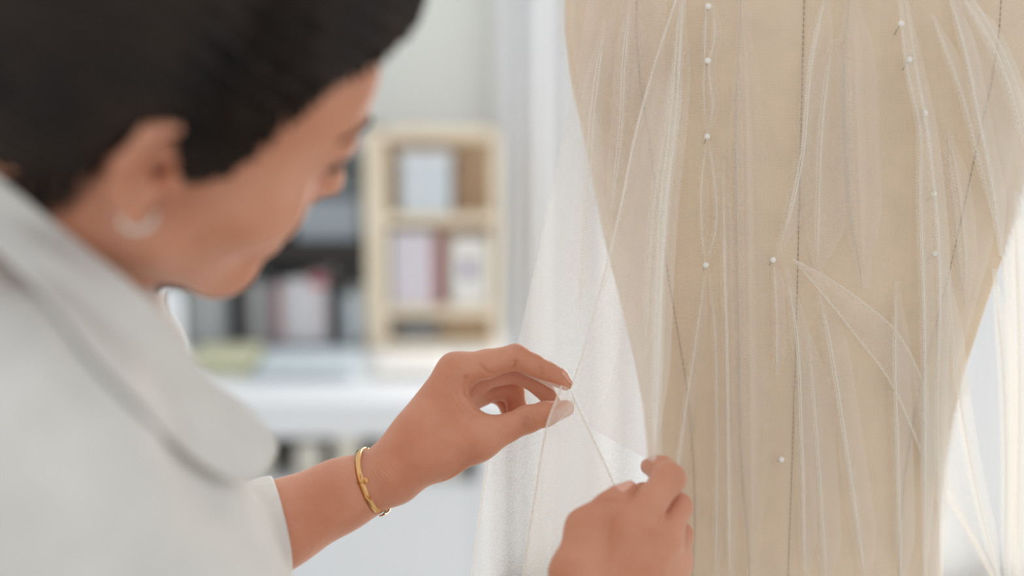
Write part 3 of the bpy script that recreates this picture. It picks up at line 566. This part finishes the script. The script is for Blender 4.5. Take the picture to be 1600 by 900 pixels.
fingL = dict(index=[(712, 580, 2, 12.0), (760, 569, 1, 10.6), (806, 558, 2, 9.4), (832, 570, 3, 8.1), (856, 582, 4, 7.5), (872, 590, 5, 6.6), (884, 600, 6, 4.9)],
             middle=[(718, 590, 20, 11.5), (810, 580, 23, 9.0), (846, 604, 21, 7.6), (868, 636, 15, 5.8)],
             ring=[(723, 603, 37, 11), (801, 609, 42, 8.6), (809, 642, 36, 7.6), (800, 666, 28, 6)],
             little=[(722, 612, 51, 9.5), (780, 615, 56, 7.2), (796, 638, 51, 6.4), (796, 660, 44, 5.2)],
             thumb=[(746, 688, -17, 12.8), (790, 670, -13, 10.2), (824, 655, -10, 9.9), (852, 647, -5, 9.0), (884, 638, 2, 6.4)])
for k_, v in fingL.items(): finger(L, v, .014 if k_ == 'thumb' else .010)
# ---- right hand
E0 = .95
def Rr_(px, py, mm=0): return P(px, py, E0+mm/1000)
wr = Rr_(945, 1040, -18)
B += chain([(el_R, .036), ((el_R+wr)/2+np.array([0, 0, .0]), .034), (wr, .0225)], .012)
B += [cone(Rr_(925, 1020, -14), Rr_(985, 822, -2), .0195, .0122, .012), cone(Rr_(945, 1022, -12), Rr_(1034, 843, 6), .0195, .0125, .012), cone(Rr_(960, 1025, -6), Rr_(1050, 880, 18), .018, .0120, .012), cone(Rr_(970, 1030, 2), Rr_(1052, 915, 30), .016, .0105, .012)]
B += [cone(Rr_(918, 1000, -10), Rr_(896, 895, -4), .0185, .0140, .014), cone(Rr_(896, 895, -4), Rr_(913, 824, 0), .0140, .0105, .012), cone(Rr_(915, 900, 0), Rr_(950, 850, 4), .014, .010, .014)]
fingR = dict(index=[(983, 824, -2, 12.2), (1018, 783, 2, 10.8), (1046, 748, 8, 10.6), (1034, 733, 22, 8.8), (1026, 730, 30, 7.8), (1014, 729, 38, 6.0)],
             middle=[(1034, 843, 6, 12), (1059, 792, 20, 9.6), (1030, 770, 36, 8), (1003, 767, 40, 6.2)],
             ring=[(1050, 880, 18, 11.5), (1062, 836, 34, 9.0), (1040, 812, 48, 7.8), (1015, 800, 50, 6.2)],
             little=[(1052, 915, 30, 10), (1062, 874, 44, 7.6), (1042, 850, 56, 6.8), (1022, 842, 58, 5.6)],
             thumb=[(913, 824, 0, 10.5), (950, 790, 4, 9.0), (966, 778, 6, 8.2), (983, 764, 9, 5.8)])
for k_, v in fingR.items(): finger(Rr_, v, .012 if k_ == 'thumb' else .010)
# ---- right ear (its own branch so that it keeps its rim) and the left one
for s in (-1, 1):
    hx = [(.004, .0715, .010), (.000, .0755, .025), (-.011, .0815, .0325), (-.023, .0865, .027), (-.0285, .088, .010), (-.0255, .0845, -.008), (-.017, .079, -.020)]
    E_ = [ell(H(-.012, s*.0735, .002), (.017, .0050, .027), RH@np.array([[.94, s*.34, 0], [-s*.34, .94, 0], [0, 0, 1]]), .003)]
    for i in range(len(hx)-1): E_.append(hcone((hx[i][0], s*hx[i][1], hx[i][2]), (hx[i+1][0], s*hx[i+1][1], hx[i+1][2]), .0036, .0036, .003))
    ah = [(-.008, .0775, .020), (-.018, .081, .010), (-.018, .0805, -.004), (-.009, .0765, -.013)]
    for i in range(3): E_.append(hcone((ah[i][0], s*ah[i][1], ah[i][2]), (ah[i+1][0], s*ah[i+1][1], ah[i+1][2]), .0034, .0032, .003))
    E_ += [hell((-.010, s*.0750, -.0235), (.0085, .0045, .0085), .004), hell((.003, s*.0735, -.002), (.005, .004, .0055), .003), hell((-.0065, s*.081, .002), (.0090, .012, .0105), .003, -1), hell((-.0045, s*.074, .001), (.004, .01, .005), .002, -1)]
    BR.append((.006, E_))

allp = [x for x in B]+[x for _, Ls in BR for x in Ls]
lo = np.min([c-R for (_, _, _, c, R) in allp], 0)-.01; hi = np.max([c+R for (_, _, _, c, R) in allp], 0)+.01
VB, QB = surface_nets(body, lo, hi, .0015)
# skin creases: lines pressed into the flesh
def creases(V, lines):
    for pts, w, dep in lines:
        p = body.project(np.array(pts)); c = catmull(p, 40)
        near = np.where(np.linalg.norm(V-c.mean(0), axis=1) < .06)[0]; d = np.min(np.linalg.norm(V[near][:, None]-c[None], axis=2), 1); m = d < 3*w; idx = near[m]
        if len(idx): V[idx] -= body.grad(V[idx])*(1.9*dep*np.exp(-(d[m]/w)**2))[:, None]
cl = [([L(803, 577, -7), L(806, 573, -9), L(806, 566, -9)], .0011, .0009), ([L(845, 588, -4), L(845, 582, -6), L(848, 574, -6)], .0011, .0008), ([L(752, 572, -9), L(760, 581, -9), L(772, 587, -8)], .0014, .0008),
      ([L(815, 642, -20), L(817, 655, -20), L(818, 668, -20)], .0012, .0007), ([L(823, 641, -20), L(825, 655, -20), L(826, 669, -20)], .0012, .0009), ([L(831, 642, -20), L(833, 655, -20), L(833, 667, -20)], .0012, .0007),
      ([L(730, 592, -12), L(738, 612, -14), L(750, 634, -16)], .0016, .0009), ([L(714, 612, -14), L(728, 634, -18), L(744, 650, -20)], .0016, .0006), ([L(706, 628, -14), L(722, 648, -18), L(738, 660, -20)], .0016, .0005),
      ([L(715, 722, -25), L(735, 712, -26), L(748, 704, -26)], .001, .0005), ([L(700, 735, -24), L(722, 726, -25), L(738, 718, -24)], .001, .0005), ([L(690, 742, -22), L(712, 736, -23), L(728, 728, -22)], .001, .0005),
      ([Rr_(940, 783, -5), Rr_(950, 782, -6), Rr_(958, 788, -5)], .0011, .0006), ([Rr_(944, 779, -5), Rr_(954, 778, -6), Rr_(962, 784, -5)], .0011, .0006)]
creases(VB, cl)
mesh_np('body', VB, QB, 'skin', person)

# fingernails
def nail(center, along, out, length, width):
    along = along/np.linalg.norm(along); out = out-along*(out@along); out /= np.linalg.norm(out); side = np.cross(along, out); n, m = 11, 9; pts = []
    for i in range(n):
        a = -1+2*i/(n-1)
        for j in range(m):
            b = -1+2*j/(m-1); wv = width*(1-.35*max(0, a)**3-.18*max(0, -a)**2); pts.append(center+along*a*length+side*b*wv+out*(.002-.0018*b*b))
    p = body.project(np.array(pts), 5); g = body.grad(p); edge = np.array([1-max(abs(-1+2*i/(n-1)), abs(-1+2*j/(m-1)))**6 for i in range(n) for j in range(m)])
    p = p+g*(.00012+.00045*edge)[:, None]; a_ = np.array([max(0, -1+2*i/(n-1)) for i in range(n) for j in range(m)]); p = p+along*(a_**3*.0012)[:, None]
    o = mesh_obj('fingernail', p, grid_faces(n, m).tolist(), 'nail', person); sd = o.modifiers.new('thickness', 'SOLIDIFY'); sd.thickness = .0004
nail(L(884, 592, 2), L(893, 606, 6)-L(868, 582, 4), L(905, 575, 7)-L(884, 595, 4), .0056, .0044)
nail(Rr_(976, 757, 3), Rr_(990, 752, 10)-Rr_(960, 776, 5), Rr_(968, 745, -16)-Rr_(976, 768, 7), .0060, .0048)

# face details
for s in (-1, 1):
    c = H(.0785, s*.031, .0125); V = []; ax = RH@np.array([.98, s*.18, -.25]); ax /= np.linalg.norm(ax); q = np.cross(ax, RH[:, 2]); q /= np.linalg.norm(q); w = np.cross(q, ax)
    for r, f in ((0, .0142), (.003, .0139), (.0058, .0128)):
        for j in range(16): V.append(c+ax*f+r*(q*math.cos(j*math.pi/8)+w*math.sin(j*math.pi/8)))
    mesh_obj('iris', V, grid_faces(3, 16, True).tolist(), 'iris', person)
    bp = body.project(np.array([H(.096-.0105*t*t*2.2-.006*t, s*(.012+.036*t), .033+.006*math.sin(t*2.6)) for t in np.linspace(0, 1, 14)]))
    tube('eyebrow', bp, np.interp(np.linspace(0, 1, 14), [0, .3, 1], [.0030, .0036, .0010]), 'brow', person, 8)
    for k in range(16):
        t = k/15; r0 = H(.0905-.012*t*t, s*(.021+.024*t), .0155); tip = r0+RH@np.array([.010, s*.003*(t+.2), -.001]); mid = (r0+tip)/2+RH@np.array([0, 0, -.002]); tube('eyelash', [r0, mid, tip], [.0005, .0004, .0001], 'dark', person, 4)
V = []

# ---- hair
hair = Field()
hc = [hell((-.006, 0, .050), (.106, .084, .092), .02), hell((-.050, 0, .055), (.070, .080, .080), .03), hell((.052, 0, .079), (.057, .062, .049), .03), hell((-.055, 0, .01), (.050, .060, .058), .03), hell((-.062, 0, .145), (.055, .055, .042), .02)]
_hl = [(-.16, -.07), (-.10, -.066), (-.060, -.046), (-.036, -.030), (-.029, .0), (-.020, .022), (-.012, .032), (.0, .027), (.006, .0), (.014, -.008), (.022, -.006), (.030, .006), (.034, .024), (.039, .044), (.055, .063), (.078, .082), (.105, .103), (.14, .118)]
hx_ = np.array([a for a, b in _hl]); hz_ = np.array([b for a, b in _hl])
def hair_fn(p):
    q = (p-HO)@RH; d = None
    for (fn, k, op, c, R) in hc:
        v = fn(p)
        if d is None: d = v
        else: h = np.clip(.5+.5*(v-d)/k, 0, 1); d = v*(1-h)+d*h-k*h*(1-h)
    ang = np.arctan2(q[:, 1], q[:, 2]-.04)
    d = d+.0016*np.sin(ang*46+q[:, 0]*60+3*np.sin(q[:, 0]*38))+.0012*np.sin(ang*91+q[:, 0]*110)
    hl = np.interp(q[:, 0], hx_, hz_); cut = (hl-q[:, 2])*.62; k = .012; h = np.clip(.5-.5*(d-cut)/k, 0, 1); return d*(1-h)+cut*h+k*h*(1-h)
hair.base = [(hair_fn, .01, 1, HO, .25)]
VH, QH = surface_nets(hair, HO-.26, HO+.26, .0028)
hair_o = mesh_np('hair', VH, QH, 'hair', person); hair_o['label'] = 'dark brown hair pinned up'
# loose strands lying over the hair and at the hairline
SV, SF = [], []
def strand(pts, r):
    pts = np.asarray(pts); n0 = len(SV); T = np.gradient(pts, axis=0)
    for i, p in enumerate(pts):
        t = T[i]/(np.linalg.norm(T[i])+1e-9); a = np.cross(t, [.3, .5, .8]); a /= np.linalg.norm(a)+1e-9; b = np.cross(t, a); rr = r*(1-.7*i/(len(pts)-1))
        for j in range(3): SV.append(p+rr*(a*math.cos(j*2.094)+b*math.sin(j*2.094)))
    for i in range(len(pts)-1):
        for j in range(3): SF.append([n0+i*3+j, n0+i*3+(j+1) % 3, n0+i*3+3+(j+1) % 3, n0+i*3+3+j])
roots = []
for _ in range(1100):
    x = rng.uniform(-.09, .086); s = -1 if rng.random() < .8 else 1; z = np.interp(x, hx_, hz_)+rng.uniform(-.004, .05)*(rng.random()**1.3); roots.append((x, s*.08*math.sqrt(max(.02, 1-(x/.1)**2)), z))
roots = np.array(roots); start = roots; endp = np.array([-.055, 0, .125]); T_ = np.linspace(0, 1, 9); path = []
for t in T_: path.append(start*(1-t)+endp*t+np.array([0, 0, .03])*math.sin(math.pi*t)[..., None] if False else start*(1-t)+endp*t)
path = np.stack(path, 1)                                              # n x 9 x 3 local
cen = np.array([-.01, 0, .045]); v = path-cen; v /= np.linalg.norm(v, axis=2)[..., None]; path = cen+v*.10
wp = (HO+path.reshape(-1, 3)@RH.T)
def hsd(p):
    d = None
    for (fn, k, op, c, R) in hc: w_ = fn(p); d = w_ if d is None else np.minimum(d, w_)
    return d
for _ in range(4):
    e = .001; g = np.stack([hsd(wp+e*np.eye(3)[i])-hsd(wp-e*np.eye(3)[i]) for i in range(3)], -1); g /= np.linalg.norm(g, axis=1)[:, None]+1e-9; wp = wp-hsd(wp)[:, None]*g
wp = (wp+g*rng.uniform(-.001, .003, (len(wp), 1))).reshape(-1, 9, 3)
for i in range(len(wp)): strand(wp[i], rng.uniform(.0005, .0011))
wl = []
for _ in range(420):                                                   # fine hairs at the temple, ear and nape
    if rng.random() < .62: a = np.array([rng.uniform(.008, .095), -.062, 0]); a[2] = np.interp(a[0], hx_, hz_)+.008; dv = np.array([-.010, -.002, -.016])
    else: a = np.array([rng.uniform(-.075, -.030), -.058, 0]); a[2] = np.interp(a[0], hx_, hz_)+.012; dv = np.array([.006, -.001, -.026])
    r_ = rng.uniform(.7, 1.2); wl += [HO+RH@(a+dv*t*r_+np.array([0, -.004*math.sin(t*3), 0])) for t in np.linspace(0, 1, 6)]
hb_ = Field(); hb_.base = B[:28]; pr = hb_.project(np.array(wl), 3); pr = pr+hb_.grad(pr)*.0012
for i in range(420): strand(pr[i*6:i*6+6], .0005)
so = mesh_np('hair_strands', np.array(SV), np.array(SF), 'hair', person); so['kind'] = 'stuff'

# ---- shirt
shirt = Field(); sb = shirt.base
def C(a, b, ra, rb, k=.05): sb.append(cone(a, b, ra, rb, k))
nb2 = P(40, 548, .78)
C(nb2, sh_R, .064, .068, .04); C(nb2, sh_L, .060, .062, .03); C(P(60, 735, .78), P(85, 1000, .80), .098, .118, .03); C(P(85, 1000, .80), PEL, .118, .14, .06)
C(P(-70, 480, .74), nb2, .050, .060, .03); C(P(205, 770, .75), P(250, 1050, .78), .050, .066, .04)
C(sh_R, sh_R*.3+el_R*.7, .070, .062, .04); C(sh_L, el_L, .060, .056, .04)
fore = P(440, 819, 1.015)-el_L; fore /= np.linalg.norm(fore); hemc = P(437, 822, 1.014); hn = RT+UP*.16+FW*.30; hn /= np.linalg.norm(hn)
def shirt_fn(p):
    d = shirt.ev_list(sb, p, None); x, y, z = p[:, 0], p[:, 1], p[:, 2]
    return d+.0030*np.sin(x*38+z*21+2*np.sin(y*17))*np.sin(z*26-y*31)+.0016*np.sin(x*80-z*60+y*30+1.5*np.sin(z*45))
sf = Field(); sf.base = [(shirt_fn, .01, 1, CH, 1.0)]
allc = np.array([c for (_, _, _, c, R) in sb]); VS, QS = surface_nets(sf, allc.min(0)-.25, allc.max(0)+.25, .004, 12)
shirt_o = mesh_np('shirt', VS, QS, 'shirt', person); shirt_o['label'] = 'white linen shirt with a wide open collar'
# left sleeve: an open tube of cloth ending above the wrist
n1_, n2_ = 26, 40; Vc = []; e1 = np.cross(fore, UP); e1 /= np.linalg.norm(e1); e2 = np.cross(fore, e1); a0 = el_L-fore*.03; LL = float((hemc-a0)@fore)
for i in range(n1_):
    t = i/(n1_-1); c = a0+fore*LL*t; r = .062+(.0332-.062)*t**.8
    for j in range(n2_):
        th = 2*math.pi*j/n2_; q = c+(e1*math.cos(th)+e2*math.sin(th))*(r+.0022*math.sin(3*th+t*9)*(1-.7*t)+.0016*math.sin(t*26+2*th)*(1-t))
        q = q+fore*t**4*(-((q-hemc)@hn)/(fore@hn)); Vc.append(q)
sl = mesh_np('sleeve', np.array(Vc), grid_faces(n1_, n2_, True), 'shirt', person); so_ = sl.modifiers.new('thickness', 'SOLIDIFY'); so_.thickness = .0016; so_.offset = 0
def march(fn, px, py, d0=.48, d1=1.1, n=240):
    px = np.asarray(px, float).ravel(); py = np.asarray(py, float).ravel(); out = np.full(len(px), 9.0); d = np.full(len(px), d0)
    for _ in range(60):
        v = fn(PV(px, py, d)); out = np.where((v < .0008) & (out > 8), d, out); d = np.minimum(d+np.maximum(v, .0006)*.9, 1.6)
    return out
def cloth(name, rails, nu, nv, th, parent, wave=None, off=None):
    R = np.stack([catmull(r, nv) for r in rails], 0); t = np.linspace(0, len(rails)-1, nu); i = np.clip(t.astype(int), 0, len(rails)-2); f = (t-i)[:, None, None]
    G = R[i]*(1-f)+R[i+1]*f
    if off is not None:
        sd = np.minimum(march(shirt_fn, G[..., 0], G[..., 1]), march(body, G[..., 0], G[..., 1])).reshape(nu, nv); u = np.linspace(0, 1, nu)[:, None]
        sd = sd-off(u, np.linspace(0, 1, nv)[None]); dd = np.minimum(G[..., 2], sd)
        for _ in range(14): dd[1:-1] = np.minimum(dd[1:-1], .25*dd[:-2]+.5*dd[1:-1]+.25*dd[2:]); dd[:, 1:-1] = np.minimum(sd[:, 1:-1], .25*dd[:, :-2]+.5*dd[:, 1:-1]+.25*dd[:, 2:])
        G[..., 2] = dd
    if wave is not None: G[..., 2] += wave(np.linspace(0, 1, nu)[:, None], np.linspace(0, 1, nv)[None])
    o = mesh_np(name, PV(G[..., 0], G[..., 1], G[..., 2]).reshape(-1, 3), grid_faces(nu, nv), 'shirt', parent)
    s = o.modifiers.new('thickness', 'SOLIDIFY'); s.thickness = th; s.offset = 0; b = o.modifiers.new('round', 'SUBSURF'); b.levels = 1; b.render_levels = 1; return o
cloth('collar', [[(-90, 215, .72), (0, 278, .715), (120, 377, .705), (232, 470, .705), (262, 507, .715), (330, 590, .735), (400, 650, .755), (426, 684, .765), (430, 706, .768)],
                 [(-100, 260, .70), (-10, 325, .69), (105, 425, .685), (205, 520, .69), (250, 565, .70), (310, 640, .72), (370, 700, .735), (400, 725, .75), (418, 728, .755)],
                 [(-110, 300, .69), (-30, 372, .68), (75, 470, .675), (160, 575, .68), (215, 630, .69), (270, 690, .70), (330, 735, .72), (365, 752, .735), (400, 742, .745)]], 22, 60, .003, person,
      lambda u, v: .002*np.sin(v*9+u*3), lambda u, v: .005+.006*u*(1-.6*v))
cloth('collar', [[(228, 482, .86), (240, 462, .87), (262, 452, .885)], [(240, 505, .85), (252, 492, .86), (256, 470, .875)], [(300, 560, .85), (290, 530, .86), (262, 492, .87)]], 10, 14, .003, person)

# ---- trousers and shoes (below the frame)
tr = Field(); ft = []
for s in (-1, 1):
    hip = PEL+np.array([0, -s*.085, -.02]); kn = np.array([hip[0]+.01, hip[1]-s*.01, .50]); an = np.array([hip[0]-.01, hip[1]-s*.01, .10]); ft.append(an)
    tr.base += [cone(PEL, hip, .12, .105, .05), cone(hip, kn, .10, .075, .03), cone(kn, an, .075, .065, .02)]
VT, QT = surface_nets(tr, PEL-np.array([.3, .35, .95]), PEL+np.array([.3, .35, .25]), .01, 12)
mesh_np('trousers', VT, QT, 'trouser', person)
for a in ft:
    f = Field(); f.base = [cone((a[0]-.03, a[1], .045), (a[0]+.14, a[1]+.02, .034), .044, .033, .02), cone((a[0], a[1], .05), (a[0], a[1], .10), .045, .045, .02)]
    Vs, Qs = surface_nets(f, (a[0]-.15, a[1]-.12, 0-.02), (a[0]+.25, a[1]+.14, .2), .007, 12); Vs[:, 2] = np.maximum(Vs[:, 2], 0.0); mesh_np('shoe', Vs, Qs, 'shoe', person)

# ------------------------------------------------------------------ jewellery
br = empty('bangle', L(582, 752)); tag(br, 'thin gold open bangle with a small clasp on the wrist', 'bracelet')
scr = RT*.906+UP*.423; dep = -FW-.13*scr; dep /= np.linalg.norm(dep)     # dep points at the camera
nrm = L(566, 703)-L(601, 796); nrm -= dep*(nrm@dep); nrm /= np.linalg.norm(nrm); ax = np.cross(nrm, dep)
if ax@RT < 0: ax = -ax
bc = L(585, 750, 1)
_th = np.linspace(0, 2*math.pi, 97); _rr = np.zeros(97)
for i_, t_ in enumerate(_th):
    rs = np.linspace(.012, .045, 133); u_ = nrm*math.cos(t_)+dep*math.sin(t_); v_ = body(bc+rs[:, None]*u_); _rr[i_] = rs[np.argmax(v_ > .0009)]
_k = np.r_[_rr[-9:-1], _rr, _rr[1:9]]; _rr = np.maximum(_rr, np.convolve(_k, np.ones(17)/17, 'valid'))
def ring_pt(th, r=1.0, along=0.0):
    return bc+(nrm*math.cos(th)+dep*math.sin(th))*(float(np.interp(th % (2*math.pi), _th, _rr))+(r-1)*.028)+ax*along
def band(th0, th1, n, name):
    V = []; 
    for i in range(n):
        th = th0+(th1-th0)*i/(n-1)
        for rr, al in ((1.0, -.0022), (1.04, -.0024), (1.05, 0), (1.04, .0024), (1.0, .0022)): V.append(ring_pt(th, rr+.0, al))
    F = grid_faces(n, 5, True).tolist()+[[0, 1, 2, 3, 4], [(n-1)*5+k for k in (4, 3, 2, 1, 0)]]
    return mesh_obj(name, V, F, 'gold', br)
band(-.15, 2.30, 50, 'cuff'); band(2.62, 6.0, 60, 'cuff')
kp = ring_pt(1.42, 1.08, .004); V = [kp+(.0018*math.cos(a)*ax+.0024*math.sin(a)*nrm)*r+dep*h for r, h in ((0, .0012), (.8, .0011), (1, .0004), (1, -.0008)) for a in np.linspace(0, 2*math.pi, 14, endpoint=False)]
mesh_obj('clasp_knob', V, grid_faces(4, 14, True).tolist(), 'gold', br)
tube('clasp_bar', [ring_pt(1.40, 1.055, -.0024), ring_pt(1.42, 1.065, .004)], .0010, 'gold', br, 8)
er = empty('earring', H(-.009, -.078, -.028)); tag(er, 'silver hoop earring set with pale stones on the ear lobe', 'earring')
hoop = [H(-.0075+.0076*math.cos(t), -.0785-.0015*math.sin(t), -.0215+.0088*math.sin(t)) for t in np.linspace(math.radians(-200), math.radians(25), 24)]
tube('hoop', hoop, .0011, 'silver', er, 8)
for q in hoop[2:-2:2]:
    c = q+RH@np.array([0, -.0016, -.0006]); V = [c+.0012*np.array([math.sin(math.pi*i/5)*math.cos(j*math.pi/4), math.sin(math.pi*i/5)*math.sin(j*math.pi/4), math.cos(math.pi*i/5)]) for i in range(6) for j in range(8)]
    mesh_obj('stone', V, grid_faces(6, 8, True).tolist(), 'pearl', er)
